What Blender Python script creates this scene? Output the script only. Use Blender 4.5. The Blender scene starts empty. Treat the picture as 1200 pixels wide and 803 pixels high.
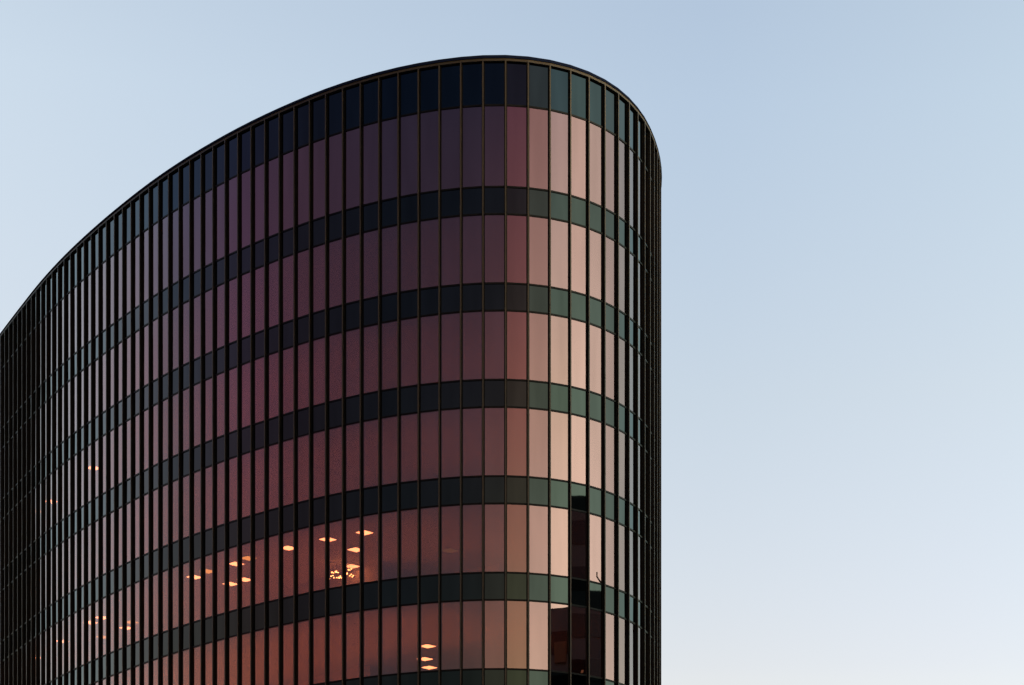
import bpy, bmesh, math, random
from mathutils import Vector
random.seed(7)
SC = bpy.context.scene
COL = SC.collection
R = math.radians

# ------------------------------------------------------------------ materials
def new_mat(name):
    m = bpy.data.materials.new(name)
    m.use_nodes = True
    nt = m.node_tree
    nt.nodes.clear()
    out = nt.nodes.new('ShaderNodeOutputMaterial')
    return m, nt, out

def principled(nt, col, rough=.5, metal=0., spec=.5):
    p = nt.nodes.new('ShaderNodeBsdfPrincipled')
    p.inputs['Base Color'].default_value = (*col, 1)
    p.inputs['Roughness'].default_value = rough
    p.inputs['Metallic'].default_value = metal
    p.inputs['Specular IOR Level'].default_value = spec
    return p

def simple(name, col, rough=.5, metal=0., spec=.5, noise=0., scale=3.):
    m, nt, out = new_mat(name)
    p = principled(nt, col, rough, metal, spec)
    if noise:
        tc = nt.nodes.new('ShaderNodeTexCoord')
        n = nt.nodes.new('ShaderNodeTexNoise')
        n.inputs['Scale'].default_value = scale
        n.inputs['Detail'].default_value = 5
        mr = nt.nodes.new('ShaderNodeMapRange')
        mr.inputs['To Min'].default_value = 1 - noise
        mr.inputs['To Max'].default_value = 1 + noise
        mx = nt.nodes.new('ShaderNodeVectorMath'); mx.operation = 'SCALE'
        mx.inputs[0].default_value = col
        nt.links.new(tc.outputs['Object'], n.inputs['Vector'])
        nt.links.new(n.outputs['Fac'], mr.inputs['Value'])
        nt.links.new(mr.outputs['Result'], mx.inputs['Scale'])
        nt.links.new(mx.outputs['Vector'], p.inputs['Base Color'])
    nt.links.new(p.outputs['BSDF'], out.inputs['Surface'])
    return m

def ripple(nt, strength, scale):
    """very faint roller-wave in the glass"""
    tc = nt.nodes.new('ShaderNodeTexCoord')
    n = nt.nodes.new('ShaderNodeTexNoise')
    n.inputs['Scale'].default_value = scale
    n.inputs['Detail'].default_value = 1
    b = nt.nodes.new('ShaderNodeBump')
    b.inputs['Strength'].default_value = strength
    b.inputs['Distance'].default_value = .002
    nt.links.new(tc.outputs['Object'], n.inputs['Vector'])
    nt.links.new(n.outputs['Fac'], b.inputs['Height'])
    return b

def weather(nt, p, col, amount):
    # faint tall streaks of dirt that make every pane a little different
    geo = nt.nodes.new('ShaderNodeTexCoord')
    mp = nt.nodes.new('ShaderNodeMapping'); mp.inputs['Scale'].default_value = (1.7, 1.7, .22)
    n = nt.nodes.new('ShaderNodeTexNoise'); n.inputs['Scale'].default_value = 1.; n.inputs['Detail'].default_value = 4
    mr = nt.nodes.new('ShaderNodeMapRange')
    mr.inputs['From Min'].default_value = .25; mr.inputs['From Max'].default_value = .75
    mr.inputs['To Min'].default_value = 1 - amount; mr.inputs['To Max'].default_value = 1 + amount
    sc = nt.nodes.new('ShaderNodeVectorMath'); sc.operation = 'SCALE'; sc.inputs[0].default_value = col
    nt.links.new(geo.outputs['Object'], mp.inputs['Vector']); nt.links.new(mp.outputs['Vector'], n.inputs['Vector'])
    nt.links.new(n.outputs['Fac'], mr.inputs['Value']); nt.links.new(mr.outputs['Result'], sc.inputs['Scale'])
    nt.links.new(sc.outputs['Vector'], p.inputs['Base Color'])

def coated_glass(name, f0, trans, rough=0.0):
    m, nt, out = new_mat(name)
    p = principled(nt, f0, rough, 1.0)
    weather(nt, p, f0, .10)
    b = ripple(nt, .25, 1.3)
    nt.links.new(b.outputs['Normal'], p.inputs['Normal'])
    t = nt.nodes.new('ShaderNodeBsdfTransparent')
    t.inputs['Color'].default_value = (*trans, 1)
    a = nt.nodes.new('ShaderNodeAddShader')
    nt.links.new(p.outputs['BSDF'], a.inputs[0])
    nt.links.new(t.outputs['BSDF'], a.inputs[1])
    nt.links.new(a.outputs['Shader'], out.inputs['Surface'])
    return m

def panel_glass(name, f0, rough=0.015):
    m, nt, out = new_mat(name)
    p = principled(nt, f0, rough, 1.0)
    weather(nt, p, f0, .18)
    b = ripple(nt, .5, .9)
    nt.links.new(b.outputs['Normal'], p.inputs['Normal'])
    nt.links.new(p.outputs['BSDF'], out.inputs['Surface'])
    return m

def clear_back(name, col):
    m, nt, out = new_mat(name)
    t = nt.nodes.new('ShaderNodeBsdfTransparent')
    t.inputs['Color'].default_value = (*col, 1)
    nt.links.new(t.outputs['BSDF'], out.inputs['Surface'])
    return m

def emitter(name, col, strength):
    m, nt, out = new_mat(name)
    e = nt.nodes.new('ShaderNodeEmission')
    e.inputs['Color'].default_value = (*col, 1)
    e.inputs['Strength'].default_value = strength
    nt.links.new(e.outputs['Emission'], out.inputs['Surface'])
    return m

LAMP_E = 4.6
M = dict(
    vision=coated_glass('bronze_vision_glass', (.17, .103, .10), (.14, .075, .030)),
    back=clear_back('inner_pane', (.92, .92, .92)),
    spandrel=panel_glass('dark_green_spandrel_glass', (.025, .031, .029)),
    parapet=panel_glass('dark_blue_parapet_glass', (.018, .027, .031)),
    bronze=simple('dark_bronze_anodised', (.048, .037, .027), .5, 0., .2, .15, 1.5),
    frame=simple('black_frame', (.004, .0035, .0035), .5, 0., .1),
    coping=simple('dark_blue_coping', (.007, .010, .024), .8, 0., .0),
    roof=simple('grey_roof_felt', (.12, .12, .12), .9, 0, .2, .2, 2),
    ceiling=simple('pale_ceiling_tile', (.55, .5, .44), .9, 0, .2),
    carpet=simple('dark_carpet', (.08, .07, .06), .95, 0, .1),
    core=simple('painted_core_wall', (.62, .52, .38), .8, 0, .2),
    lamp=emitter('warm_lamp', (1., .46, .44), LAMP_E),
    dimlamp=emitter('dimmed_lamp', (1., .55, .28), LAMP_E * .28),
    faintlamp=emitter('nearly_off_lamp', (1., .55, .28), LAMP_E * .027),
    bulb=emitter('warm_bulb', (1., .50, .36), LAMP_E * 3.2),
    rim=simple('lamp_rim', (.5, .47, .42), .5),
    concrete=simple('dark_concrete', (.24, .25, .245), .85, 0, .2, .25, .4),
    blockglass=simple('office_window_glass', (.02, .022, .026), .05, 0, .5),
    cladding=simple('brown_cladding', (.34, .19, .11), .7, 0, .2, .2, 2),
    asphalt=simple('asphalt_ground', (.05, .05, .05), .9, 0, .2, .2, .05),
)

# ------------------------------------------------------------------ mesh helpers
def link(name, bm, mats, parent=None, smooth=False):
    me = bpy.data.meshes.new(name)
    bmesh.ops.recalc_face_normals(bm, faces=bm.faces[:])
    bm.to_mesh(me); bm.free()
    if smooth:
        for p in me.polygons: p.use_smooth = True
    for m in (mats if isinstance(mats, (list, tuple)) else [mats]):
        me.materials.append(m)
    o = bpy.data.objects.new(name, me)
    COL.objects.link(o)
    if parent: o.parent = parent
    return o

def hexa(bm, q, mi_front=0, mi_rest=0):
    """8 corners: q[0:4] front face loop, q[4:8] back face loop"""
    v = [bm.verts.new(c) for c in q]
    f = bm.faces.new(v[0:4]); f.material_index = mi_front
    f = bm.faces.new(v[7:3:-1]); f.material_index = mi_rest
    for i in range(4):
        j = (i + 1) % 4
        f = bm.faces.new((v[j], v[i], v[4 + i], v[4 + j])); f.material_index = mi_rest

def box(bm, x0, x1, y0, y1, z0, z1):
    hexa(bm, [(x0, y0, z0), (x1, y0, z0), (x1, y0, z1), (x0, y0, z1),
              (x0, y1, z0), (x1, y1, z0), (x1, y1, z1), (x0, y1, z1)])

def prism(bm, pts, z0, z1, mi_side=0, mi_top=0, mi_bot=0):
    a = [bm.verts.new((x, y, z0)) for x, y in pts]
    b = [bm.verts.new((x, y, z1)) for x, y in pts]
    n = len(pts)
    for i in range(n):
        f = bm.faces.new((a[i], a[(i + 1) % n], b[(i + 1) % n], b[i])); f.material_index = mi_side
    f = bm.faces.new(b); f.material_index = mi_top
    f = bm.faces.new(a[::-1]); f.material_index = mi_bot

def empty(name, loc, label, cat, group=None):
    o = bpy.data.objects.new(name, None)
    COL.objects.link(o)
    o.location = loc
    o['label'] = label; o['category'] = cat
    if group: o['group'] = group
    return o

# ------------------------------------------------------------------ plan of the tower
L = 0.9          # curtain wall module, m
D = 0.113        # how far the fins stand out of the glass, m
HEADS = [-1.4866, -1.4451, -1.4036, -1.3621, -1.3034, -1.2276, -1.1518, -1.0501, -0.9225, -0.7795, -0.6209, -0.4587, -0.2927, -0.1324, 0.0224, 0.1444, 0.2336, 0.3094, 0.3718, 0.4342, 0.4864, 0.5282, 0.5701, 0.612, 0.6438, 0.6655, 0.6872, 0.7089, 0.7306, 0.7523, 0.771, 0.7868, 0.8026, 0.8183, 0.8341, 0.8499, 0.8657, 0.8814, 0.8934, 0.9016, 0.9097, 0.9179, 0.9261, 0.9343, 0.9424, 0.9506, 0.9596, 0.9694, 0.9792, 0.989, 0.9988, 1.0086, 1.0184, 1.0282, 1.0339, 1.0356, 1.0372, 1.0389, 1.0406]
NB, NA = 32, 8                                   # bays of the rear side / beyond the left end
rear = []
h = HEADS[0]
for i in range(NB):
    h -= .040 - .0006 * i
    rear.append(h)
heads = rear[::-1] + HEADS + [1.043 + .003 * i for i in range(NA)]
NM = len(heads)
P = [(0., 0.)]
for h in heads:
    P.append((P[-1][0] - math.cos(h) * L, P[-1][1] + math.sin(h) * L))
ox, oy = -4.30 - P[NB + 14][0], 80.86 - P[NB + 14][1]
P = [Vector((x + ox, y + oy)) for x, y in P]     # fin front line
NRM = [Vector((-math.sin(h), -math.cos(h))) for h in heads]
MIT = []
for i in range(len(P)):
    a, b = NRM[max(i - 1, 0)], NRM[min(i, NM - 1)]
    m = (a + b).normalized()
    MIT.append(m / m.dot(a))
def off(i, d):                                   # point of the offset line, d outward of the fin front
    return P[i] + MIT[i] * d
G = -D

Z_COP, Z_COPB, Z_HEAD = 43.06, 42.915, 42.82
Z_T0 = 41.11
PITCH = 3.818
SP = [(37.88 - PITCH * k, 36.80 - PITCH * k) for k in range(10)]     # spandrel top, bottom

tower = empty('office_tower', (P[NB + 14].x, P[NB + 14].y + 8, 0),
              'tall rounded office tower with dark bronze fins and pinkish mirror window bands', 'office building')
tower_inv = Vector(tower.location)
def tpart(name, bm, mats, smooth=False):
    bmesh.ops.translate(bm, verts=bm.verts[:], vec=-tower_inv)
    return link(name, bm, mats, tower, smooth)

# camera numbers (only for choosing which repeats show largest)
F_PX, XC, YH, CAMZ = 2397., 720., 1290., 1.7
def shown(i, z0, z1):
    a, b = off(i, G), off(i + 1, G)
    xa, xb = XC + F_PX * a.x / a.y, XC + F_PX * b.x / b.y
    w = xa - xb
    mid = (a + b) / 2
    view = mid.normalized()
    n = NRM[i]
    s = abs(n.x * view.y - n.y * view.x)
    w -= D * s * F_PX / mid.y
    y1 = YH - F_PX * (z1 - CAMZ) / mid.y
    y0 = YH - F_PX * (z0 - CAMZ) / mid.y
    hh = min(y0, 803) - max(y1, 0)
    if w <= 0 or hh <= 0 or xb > 1200 or xa < 0: return 0
    if n.dot(view) > 0: return 0
    return w * hh

def pane(bm, i, z0, z1, th=.02, jitter=.0024):
    a, b = off(i, G), off(i + 1, G)
    t = (b - a).normalized()
    a2, b2 = a + t * .05, b - t * .05
    n = NRM[i]
    if NB + 8 <= i <= NB + 12: jitter *= .15
    ja, jb, jt = (random.uniform(-jitter, jitter) for _ in range(3))
    jt *= 2.0
    fa, fb = a2 + n * ja, b2 + n * jb
    fa1, fb1 = fa + n * jt, fb + n * jt
    ba, bb = a2 - n * th, b2 - n * th
    hexa(bm, [(fa.x, fa.y, z0), (fb.x, fb.y, z0), (fb1.x, fb1.y, z1), (fa1.x, fa1.y, z1),
              (ba.x, ba.y, z0), (bb.x, bb.y, z0), (bb.x, bb.y, z1), (ba.x, ba.y, z1)], 0, 1)

def fill(kind, rows, mats, most, rest_name):
    cand = []
    for z0, z1 in rows:
        for i in range(NM):
            cand.append((shown(i, z0, z1), i, z0, z1))
    cand.sort(key=lambda c: -c[0])
    for s, i, z0, z1 in cand[:most]:
        if s <= 0: continue
        bm = bmesh.new(); pane(bm, i, z0, z1)
        tpart(kind, bm, mats)
    bm = bmesh.new()
    for s, i, z0, z1 in cand[most:]:
        pane(bm, i, z0, z1)
    o = tpart(rest_name, bm, mats)
    o['kind'] = 'stuff'
    o['label'] = 'smaller panes farther round the curve'

g = .018
vis = [(SP[0][0] + g, Z_T0 - g)] + [(SP[k + 1][0] + g, SP[k][1] - g) for k in range(9)] + [(.3, SP[9][1] - g)]
fill('window', vis, [M['vision'], M['back']], 100, 'window_glazing')
fill('spandrel_panel', [(b + g, t - g) for t, b in SP], [M['spandrel'], M['frame']], 100, 'spandrel_glazing')
fill('parapet_panel', [(Z_T0 + g, Z_HEAD - g)], [M['parapet'], M['frame']], 60, 'parapet_glazing')

# transoms: one ring per level
for z in [Z_T0] + [z for s in SP for z in s] + [.28]:
    bm = bmesh.new()
    for i in range(NM):
        a, b = off(i, G), off(i + 1, G)
        t = (b - a).normalized(); n = NRM[i]
        a, b = a + t * .05, b - t * .05
        o1, o2 = n * .03, n * -.09
        q = [(*(a + o1), z - .033), (*(b + o1), z - .033), (*(b + o1), z + .033), (*(a + o1), z + .033),
             (*(a + o2), z - .033), (*(b + o2), z - .033), (*(b + o2), z + .033), (*(a + o2), z + .033)]
        hexa(bm, q)
    tpart('transom', bm, M['frame'])

# fins: a black frame at the glass and a narrower bronze blade in front
def fin_mesh(bm, i):
    n = MIT[i].normalized(); t = Vector((-n.y, n.x)); p = P[i]
    def bar(w, d0, d1, z0, z1, mi):
        a, b = p + n * d1 - t * w, p + n * d1 + t * w
        c, d = p + n * d0 - t * w, p + n * d0 + t * w
        hexa(bm, [(a.x, a.y, z0), (b.x, b.y, z0), (b.x, b.y, z1), (a.x, a.y, z1),
                  (c.x, c.y, z0), (d.x, d.y, z0), (d.x, d.y, z1), (c.x, c.y, z1)], mi, mi)
    bar(.060, -D - .1, -D + .02, 0, Z_HEAD, 1)
    bar(.022, -D + .02, -.012, 0, Z_HEAD + .003, 1)
    bar(.026, -.012, 0, 0, Z_HEAD + .003, 0)
bm_rest = bmesh.new()
for i in range(len(P)):
    if NB - 4 <= i <= NB + 60:
        bm = bmesh.new(); fin_mesh(bm, i)
        o = tpart('fin', bm, [M['bronze'], M['frame']])
    else:
        fin_mesh(bm_rest, i)
o = tpart('rear_fins', bm_rest, [M['bronze'], M['frame']])
o['kind'] = 'stuff'; o['label'] = 'fins on the hidden rear side of the tower'

# header and coping rings with mitred corners
def ring(bm, prof, i0=0, i1=None):
    i1 = len(P) if i1 is None else i1
    rows = []
    for i in range(i0, i1):
        rows.append([bm.verts.new((*off(i, d), z)) for d, z in prof])
    n = len(prof)
    for r0, r1 in zip(rows, rows[1:]):
        for k in range(n):
            bm.faces.new((r0[k], r1[k], r1[(k + 1) % n], r0[(k + 1) % n]))
    bm.faces.new(rows[0][::-1]); bm.faces.new(rows[-1])
bm = bmesh.new(); ring(bm, [(-.004, Z_HEAD), (-.004, Z_COPB), (-.32, Z_COPB), (-.32, Z_HEAD)])
tpart('header', bm, M['bronze'])
bm = bmesh.new(); ring(bm, [(.03, Z_COPB + .002), (.03, Z_COPB + .012), (-.03, Z_COP), (-.6, Z_COP - .03), (-.6, Z_COPB + .002)])
tpart('coping', bm, M['coping'])

# slabs, roof, core and the blank far end
inner = [off(i, G - .14) for i in range(len(P))]
foot = [(p.x, p.y) for p in inner]
for t, b in SP:
    bm = bmesh.new(); prism(bm, foot, b + .03, t - .05, 1, 1, 0)
    tpart('floor_slab', bm, [M['ceiling'], M['carpet']])
bm = bmesh.new(); prism(bm, foot, Z_T0 + .03, Z_COPB - .12)
bmesh.ops.recalc_face_normals(bm, faces=bm.faces[:])
tpart('roof', bm, [M['roof']])
bm = bmesh.new()
a, b = off(0, -.02), off(len(P) - 1, -.02)
far = Vector((0, .3))
hexa(bm, [(a.x, a.y + .06, 0), (b.x, b.y + .06, 0), (b.x, b.y + .06, Z_COP), (a.x, a.y + .06, Z_COP),
          (a.x, a.y + .36, 0), (b.x, b.y + .36, 0), (b.x, b.y + .36, Z_COP), (a.x, a.y + .36, Z_COP)])
tpart('rear_wall', bm, M['concrete'])
bm = bmesh.new()
cw = [off(i, G - 7.6) for i in range(NB + 30, NB + 62)]
cb = [off(i, G - 7.9) for i in range(NB + 30, NB + 62)]
prism(bm, [(p.x, p.y) for p in cw] + [(p.x, p.y) for p in cb[::-1]], .05, Z_T0)
tpart('core_wall', bm, M['core'])
# partitions that catch the light of the lamps on the fifth window band
for i0, i1, dep in ((NB + 26, NB + 35, 5.9), (NB + 19, NB + 25, 9.0)):
    bm = bmesh.new()
    f0 = [off(i, G - dep) for i in range(i0, i1)]
    f1 = [off(i, G - dep - .1) for i in range(i0, i1)]
    prism(bm, [(p.x, p.y) for p in f0] + [(p.x, p.y) for p in f1[::-1]], SP[4][0] - .045, SP[3][1] + .025)
    tpart('partition', bm, M['core'])
# unseen glowing strips, added on these floors to give ceilings a warm glow
for k, e in ((1, .2), (2, .5), (3, .85), (4, 1.5), (5, 2.3), (6, 2.3)):
    m = emitter('added_glow_%d' % k, (1, .32, .18), e)
    z = SP[k][0] - .05
    for depth in (2.0, 5.2):
        bm = bmesh.new()
        for i in range(NB + 17, NB + 62):
            a, b = off(i, G - depth), off(i + 1, G - depth)
            n = NRM[i]
            c, d = a - n * .5, b - n * .5
            hexa(bm, [(*c, z + .30), (*d, z + .30), (*b, z + .30), (*a, z + .30),
                      (*c, z + .002), (*d, z + .002), (*b, z + .002), (*a, z + .002)], 0, 1)
        tpart('added_glow_strip', bm, [m, M['frame']])

# ------------------------------------------------------------------ lamps inside
def panel_bm(w, z0, z1, bevel):
    # square recessed-panel fitting, narrower below
    bm = bmesh.new()
    u = w - bevel
    hexa(bm, [(-u, -u, z0), (u, -u, z0), (u, u, z0), (-u, u, z0), (-w, -w, z1), (w, -w, z1), (w, w, z1), (-w, w, z1)])
    return bm
def lamp_proto(mat):
    r = empty('ceiling_lamp', (0, 0, 0), '', 'ceiling lamp', 'warm ceiling lamps inside the tower')
    link('lamp_frame', panel_bm(.29, -.045, 0, .01), M['rim'], r)
    link('diffuser', panel_bm(.26, -.065, -.045, .02), mat, r)
    return r
def clone(root):
    c = root.copy(); COL.objects.link(c)
    for ch in root.children:
        d = ch.copy(); COL.objects.link(d); d.parent = c
    return c
protos = {}
Z3, Z5, Z6 = 32.98, 25.35, 21.53        # ceilings of the third, fifth and sixth window bands
LAMPS = [  # x, y, ceiling, dimmed, label   (metres)
    (-18.95, 92.31, Z5, 0, 'bright square ceiling lamp at the left end of the lit group left of the chandelier'),
    (-18.16, 91.30, Z5, 1, 'faint ceiling lamp just right of the bright lamp at the left end of its group'),
    (-16.65, 90.05, Z5, 0, 'ceiling lamp half hidden by a fin, second from top of group left of chandelier'),
    (-15.95, 89.11, Z5, 1, 'faint ceiling lamp at the top right of the lit group left of the chandelier'),
    (-17.56, 93.53, Z5, 0, 'bright ceiling lamp hanging lowest in the lit group left of the chandelier'),
    (-16.76, 92.76, Z5, 0, 'ceiling lamp just right of and above the lowest bright lamp of its group'),
    (-13.94, 87.46, Z5, 0, 'lone ceiling lamp midway between the left lit group and the chandelier'),
    (-12.07, 86.12, Z5, 0, 'ceiling lamp above the left end of the chandelier'),
    (-10.40, 85.09, Z5, 0, 'widest ceiling lamp, topmost and rightmost above the chandelier'),
    (-11.09, 87.73, Z5, 0, 'ceiling lamp directly above the right end of the chandelier'),
    (-11.62, 90.45, Z5, 0, 'ceiling lamp touching the right end of the bulb chandelier'),
    (-7.07, 87.86, Z5, 2, 'very faint lone lamp near the tower centre, far right of the chandelier'),
    (-25.05, 100.05, Z5, 0, 'brightest and topmost lamp of the small group near the lower left'),
    (-25.90, 101.10, Z5, 0, 'ceiling lamp at the left end of the small group near the lower left'),
    (-24.39, 102.23, Z5, 0, 'bright ceiling lamp at the lower right of the small group near the lower left'),
    (-23.85, 101.04, Z5, 1, 'dim ceiling lamp at the far right of the small group near the lower left'),
    (-26.08, 104.21, Z5, 1, 'dimmest lamp, lowest of the small group near the lower left'),
    (-28.40, 105.17, Z5, 0, 'bright lone lamp in the slits left of the small lower left group'),
    (-30.79, 109.02, Z5, 0, 'pale lone lamp in the slits, second from the left edge of the photo'),
    (-33.12, 112.94, Z5, 0, 'orange speck of lamp nearest the lower left corner of the photo'),
    (-8.15, 89.16, Z6, 0, 'topmost of three stacked ceiling lamps in one low centre window'),
    (-8.50, 91.74, Z6, 0, 'middle and smallest of three stacked ceiling lamps in one low centre window'),
    (-8.47, 93.55, Z6, 0, 'lowest of three stacked ceiling lamps in one low centre window'),
    (-25.72, 101.06, Z3, 0, 'highest lit lamp in the tower, alone in a slit of the third window band'),
    (-29.40, 106.70, Z3, 0, 'reddish lamp in the slits at left, midway up the tower'),
    (-30.61, 108.53, Z3, 1, 'faint lamp in the slits just below left of the reddish lamp'),
]
for x, y, z, dim, label in LAMPS:
    if dim not in protos:
        o = protos[dim] = lamp_proto(M[('lamp', 'dimlamp', 'faintlamp')[dim]])
    else:
        o = clone(protos[dim])
    o.location = (x, y, z + .028)
    o.rotation_euler = (0, 0, R(-40))
    o['label'] = label

# bulb chandelier
ch = empty('chandelier', (-12.05, 90.0, Z5 + .028), 'wide chandelier of many small bright bulbs seen through the fifth window band', 'chandelier')
bm = bmesh.new(); box(bm, -.6, .6, -.09, .09, -.05, 0)
link('canopy', bm, M['rim'], ch)
rng = random.Random(5)
bulb_me = None
for k in range(36):
    u = (k + .5) / 36
    x = -.58 + 1.16 * u + rng.uniform(-.02, .02)
    y = (-.07, 0., .07)[k % 3]
    drop = .26 + .36 * rng.random() + .10 * (1 - u)
    bm = bmesh.new(); box(bm, x - .003, x + .003, y - .003, y + .003, -drop, -.05)
    st = link('cord', bm, M['frame'], ch)
    if bulb_me is None:
        bm = bmesh.new(); bmesh.ops.create_uvsphere(bm, u_segments=12, v_segments=8, radius=.024)
        b = link('bulb', bm, M['bulb'], st, True); bulb_me = b.data
    else:
        b = bpy.data.objects.new('bulb', bulb_me); COL.objects.link(b); b.parent = st
    b.location = (x, y, -drop - .022)

# ------------------------------------------------------------------ the block across the street (seen mirrored in the rounded corner)
AZ = R(109.)
dirv = Vector((math.sin(AZ), math.cos(AZ)))
c0 = Vector((-1.4, 82.)) + dirv * 50
blk = empty('office_block', (c0.x, c0.y, 0), 'dark stepped concrete office block mirrored in the rounded corner of the tower', 'office building')
blk.rotation_euler = (0, 0, -AZ)      # local +Y points away from the tower
def bpart(name, bm, mat, parent=blk): return link(name, bm, mat, parent)
def wing(x0, x1, y0, y1, zt, name='wall'):
    bm = bmesh.new(); box(bm, x0, x1, y0, y1, 0, zt)
    bpart(name, bm, M['concrete'])
    z = zt - 3.1 - 3.0 * int((zt - 6) / 3.0)
    while z < zt - 1.6:
        bm = bmesh.new(); box(bm, x0 + .6, x1 - .6, y0 - .05, y0 + .15, z, z + 1.55)
        bpart('window_band', bm, M['blockglass'])
        z += 3.0
wing(-7.5, 7.5, 0, 16, 40.7)
wing(-27, -7.5, 1.0, 15, 35.55)
wing(7.5, 27, .6, 15, 34.5)
bm = bmesh.new(); box(bm, -4, 3, 4, 10, 40.7, 41.4); bpart('plant_room', bm, M['concrete'])
for x in (14.2, 15.35, 16.5, 17.65, 18.8):
    bm = bmesh.new(); box(bm, x, x + .8, .38, .58, 30.8, 32.2); bpart('cladding_panel', bm, M['cladding'])
bm = bmesh.new(); box(bm, .46, .62, -.16, -.002, 29.3, 29.46); bpart('wall_lamp', bm, M['faintlamp'])
bm = bmesh.new()
def bar2(a, b, r):
    d = Vector((b[0] - a[0], 0, b[1] - a[1])).normalized(); n = Vector((-d.z, 0, d.x)) * r
    A, B = Vector((a[0], 1.3, a[1])), Vector((b[0], 1.3, b[1])); t = Vector((0, .07, 0))
    hexa(bm, [A - n - t, B - n - t, B + n - t, A + n - t, A - n + t, B - n + t, B + n + t, A + n + t])
bar2((-17.13, 36.85), (-17.13, 36.56), .04)
bar2((-17.09, 36.58), (-18.02, 35.5), .045)
bpart('roof_prop', bm, M['frame'])

# ------------------------------------------------------------------ ground
bm = bmesh.new()
v = [bm.verts.new(c) for c in ((-4000, -4000, 0), (4000, -4000, 0), (4000, 4000, 0), (-4000, 4000, 0))]
bm.faces.new(v)
gnd = link('ground', bm, M['asphalt']); gnd['kind'] = 'structure'

# ------------------------------------------------------------------ sky, sun, camera
SUN_AZ, SUN_EL = R(110.), R(3.0)
w = bpy.data.worlds.new('World'); SC.world = w
w.use_nodes = True
nt = w.node_tree
bg = nt.nodes['Background']
sky = nt.nodes.new('ShaderNodeTexSky')
sky.sky_type = 'NISHITA'
sky.sun_disc = False
sky.sun_elevation = SUN_EL
sky.sun_rotation = SUN_AZ
sky.altitude = 0
sky.air_density = 1.0
sky.dust_density = 1.0
sky.ozone_density = 1.0
bg.inputs['Strength'].default_value = .12
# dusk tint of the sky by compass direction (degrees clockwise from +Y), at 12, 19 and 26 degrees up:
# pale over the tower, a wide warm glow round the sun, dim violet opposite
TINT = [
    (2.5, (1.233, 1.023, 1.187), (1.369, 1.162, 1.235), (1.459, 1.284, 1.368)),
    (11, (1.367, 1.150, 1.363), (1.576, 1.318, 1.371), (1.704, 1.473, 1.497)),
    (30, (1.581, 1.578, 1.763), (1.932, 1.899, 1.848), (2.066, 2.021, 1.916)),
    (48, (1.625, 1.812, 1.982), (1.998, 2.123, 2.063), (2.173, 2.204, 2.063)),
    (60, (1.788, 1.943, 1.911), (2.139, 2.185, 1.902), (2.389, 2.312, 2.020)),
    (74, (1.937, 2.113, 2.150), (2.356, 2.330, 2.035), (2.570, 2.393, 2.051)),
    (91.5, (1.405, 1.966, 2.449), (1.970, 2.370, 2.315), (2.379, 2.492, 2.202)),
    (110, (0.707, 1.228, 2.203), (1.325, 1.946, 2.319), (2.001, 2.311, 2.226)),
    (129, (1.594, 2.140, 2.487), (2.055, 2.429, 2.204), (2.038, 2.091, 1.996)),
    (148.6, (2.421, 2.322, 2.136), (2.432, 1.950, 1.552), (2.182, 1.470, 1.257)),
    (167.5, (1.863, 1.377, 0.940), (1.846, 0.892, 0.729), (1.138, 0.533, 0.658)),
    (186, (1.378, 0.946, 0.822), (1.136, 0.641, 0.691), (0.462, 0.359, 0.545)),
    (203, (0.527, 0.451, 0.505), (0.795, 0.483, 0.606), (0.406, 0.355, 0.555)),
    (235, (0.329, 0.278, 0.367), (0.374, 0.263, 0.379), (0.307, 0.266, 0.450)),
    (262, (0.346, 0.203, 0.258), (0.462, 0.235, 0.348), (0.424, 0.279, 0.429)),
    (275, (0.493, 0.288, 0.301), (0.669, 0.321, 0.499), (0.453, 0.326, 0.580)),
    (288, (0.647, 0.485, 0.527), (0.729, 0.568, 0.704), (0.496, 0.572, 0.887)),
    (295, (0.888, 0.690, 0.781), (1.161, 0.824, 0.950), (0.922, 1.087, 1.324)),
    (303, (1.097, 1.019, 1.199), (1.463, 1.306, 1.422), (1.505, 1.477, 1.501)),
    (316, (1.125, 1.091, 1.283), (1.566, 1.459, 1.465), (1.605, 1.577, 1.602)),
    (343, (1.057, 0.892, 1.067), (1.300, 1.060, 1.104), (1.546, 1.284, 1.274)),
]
tc = nt.nodes.new('ShaderNodeTexCoord')
sx = nt.nodes.new('ShaderNodeSeparateXYZ')
nt.links.new(tc.outputs['Generated'], sx.inputs['Vector'])
def math_node(op, a, b=None):
    n = nt.nodes.new('ShaderNodeMath'); n.operation = op
    for k, v in enumerate((a, b)):
        if v is None: continue
        if isinstance(v, (int, float)): n.inputs[k].default_value = v
        else: nt.links.new(v, n.inputs[k])
    return n.outputs[0]
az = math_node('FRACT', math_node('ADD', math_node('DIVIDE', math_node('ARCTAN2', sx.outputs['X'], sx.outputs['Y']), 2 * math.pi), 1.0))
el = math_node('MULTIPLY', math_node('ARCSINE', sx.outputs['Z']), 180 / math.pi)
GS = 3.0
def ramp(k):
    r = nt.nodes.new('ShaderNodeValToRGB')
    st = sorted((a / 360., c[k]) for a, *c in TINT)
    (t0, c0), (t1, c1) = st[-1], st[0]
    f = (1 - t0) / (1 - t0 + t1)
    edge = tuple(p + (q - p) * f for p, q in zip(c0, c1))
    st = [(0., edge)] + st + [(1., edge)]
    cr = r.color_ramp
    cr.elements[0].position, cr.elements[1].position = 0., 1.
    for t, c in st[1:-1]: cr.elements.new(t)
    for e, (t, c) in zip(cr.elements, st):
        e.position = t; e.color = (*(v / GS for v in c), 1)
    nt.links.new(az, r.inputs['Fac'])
    return r.outputs['Color']
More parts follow.
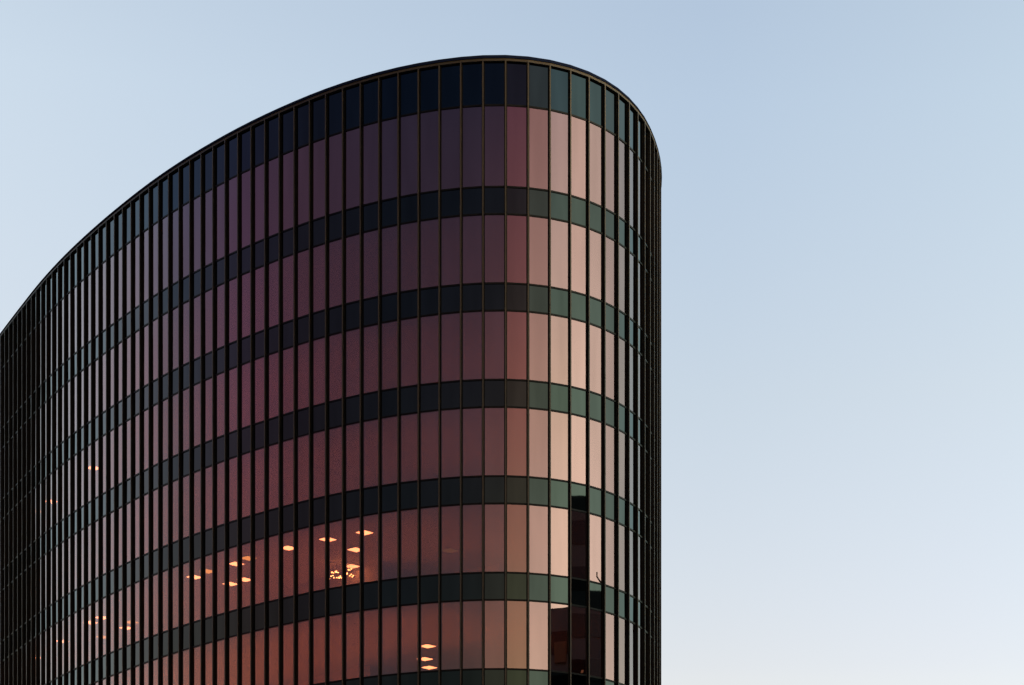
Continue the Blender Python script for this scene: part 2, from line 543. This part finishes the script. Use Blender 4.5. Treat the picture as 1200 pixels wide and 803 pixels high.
def mixc(fac, a, b):
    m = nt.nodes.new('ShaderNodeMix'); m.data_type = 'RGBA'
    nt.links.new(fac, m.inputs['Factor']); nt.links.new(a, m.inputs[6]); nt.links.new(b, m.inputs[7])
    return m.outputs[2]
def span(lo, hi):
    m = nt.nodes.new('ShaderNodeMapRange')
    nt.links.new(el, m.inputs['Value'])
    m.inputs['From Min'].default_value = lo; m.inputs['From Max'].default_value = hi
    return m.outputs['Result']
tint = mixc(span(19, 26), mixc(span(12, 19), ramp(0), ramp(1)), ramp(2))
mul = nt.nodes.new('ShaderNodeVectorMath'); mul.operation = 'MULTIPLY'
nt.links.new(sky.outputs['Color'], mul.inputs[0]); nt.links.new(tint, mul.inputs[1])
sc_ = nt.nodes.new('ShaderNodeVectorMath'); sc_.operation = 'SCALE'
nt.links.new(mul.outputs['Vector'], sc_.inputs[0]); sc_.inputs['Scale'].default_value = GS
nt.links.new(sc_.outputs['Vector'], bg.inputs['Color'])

sd = bpy.data.lights.new('sun', 'SUN')
sd.energy = .3; sd.angle = R(.5); sd.color = (1, .72, .48)
so = bpy.data.objects.new('sun', sd); COL.objects.link(so)
s = Vector((math.sin(SUN_AZ) * math.cos(SUN_EL), math.cos(SUN_AZ) * math.cos(SUN_EL), math.sin(SUN_EL)))
so.rotation_euler = s.to_track_quat('Z', 'Y').to_euler()
so.location = (40, -20, 80)

cd = bpy.data.cameras.new('camera')
cd.sensor_width = 36
cd.lens = 36 * F_PX / 1200
cd.shift_x = (600 - XC) / 1200
cd.shift_y = (YH - 401.5) / 1200
cd.clip_start = .5; cd.clip_end = 12000
co = bpy.data.objects.new('camera', cd); COL.objects.link(co)
co.location = (0, 0, CAMZ); co.rotation_euler = (R(90), 0, 0)
SC.camera = co

vs = SC.view_settings
vs.view_transform = 'Standard'; vs.look = 'None'; vs.gamma = 1; vs.use_curve_mapping = False
SC.display_settings.display_device = 'sRGB'
vs.exposure = 2.19
SC.cycles.use_denoising = True
SC.cycles.max_bounces = 8
SC.cycles.transparent_max_bounces = 12
SC.cycles.sample_clamp_indirect = 6
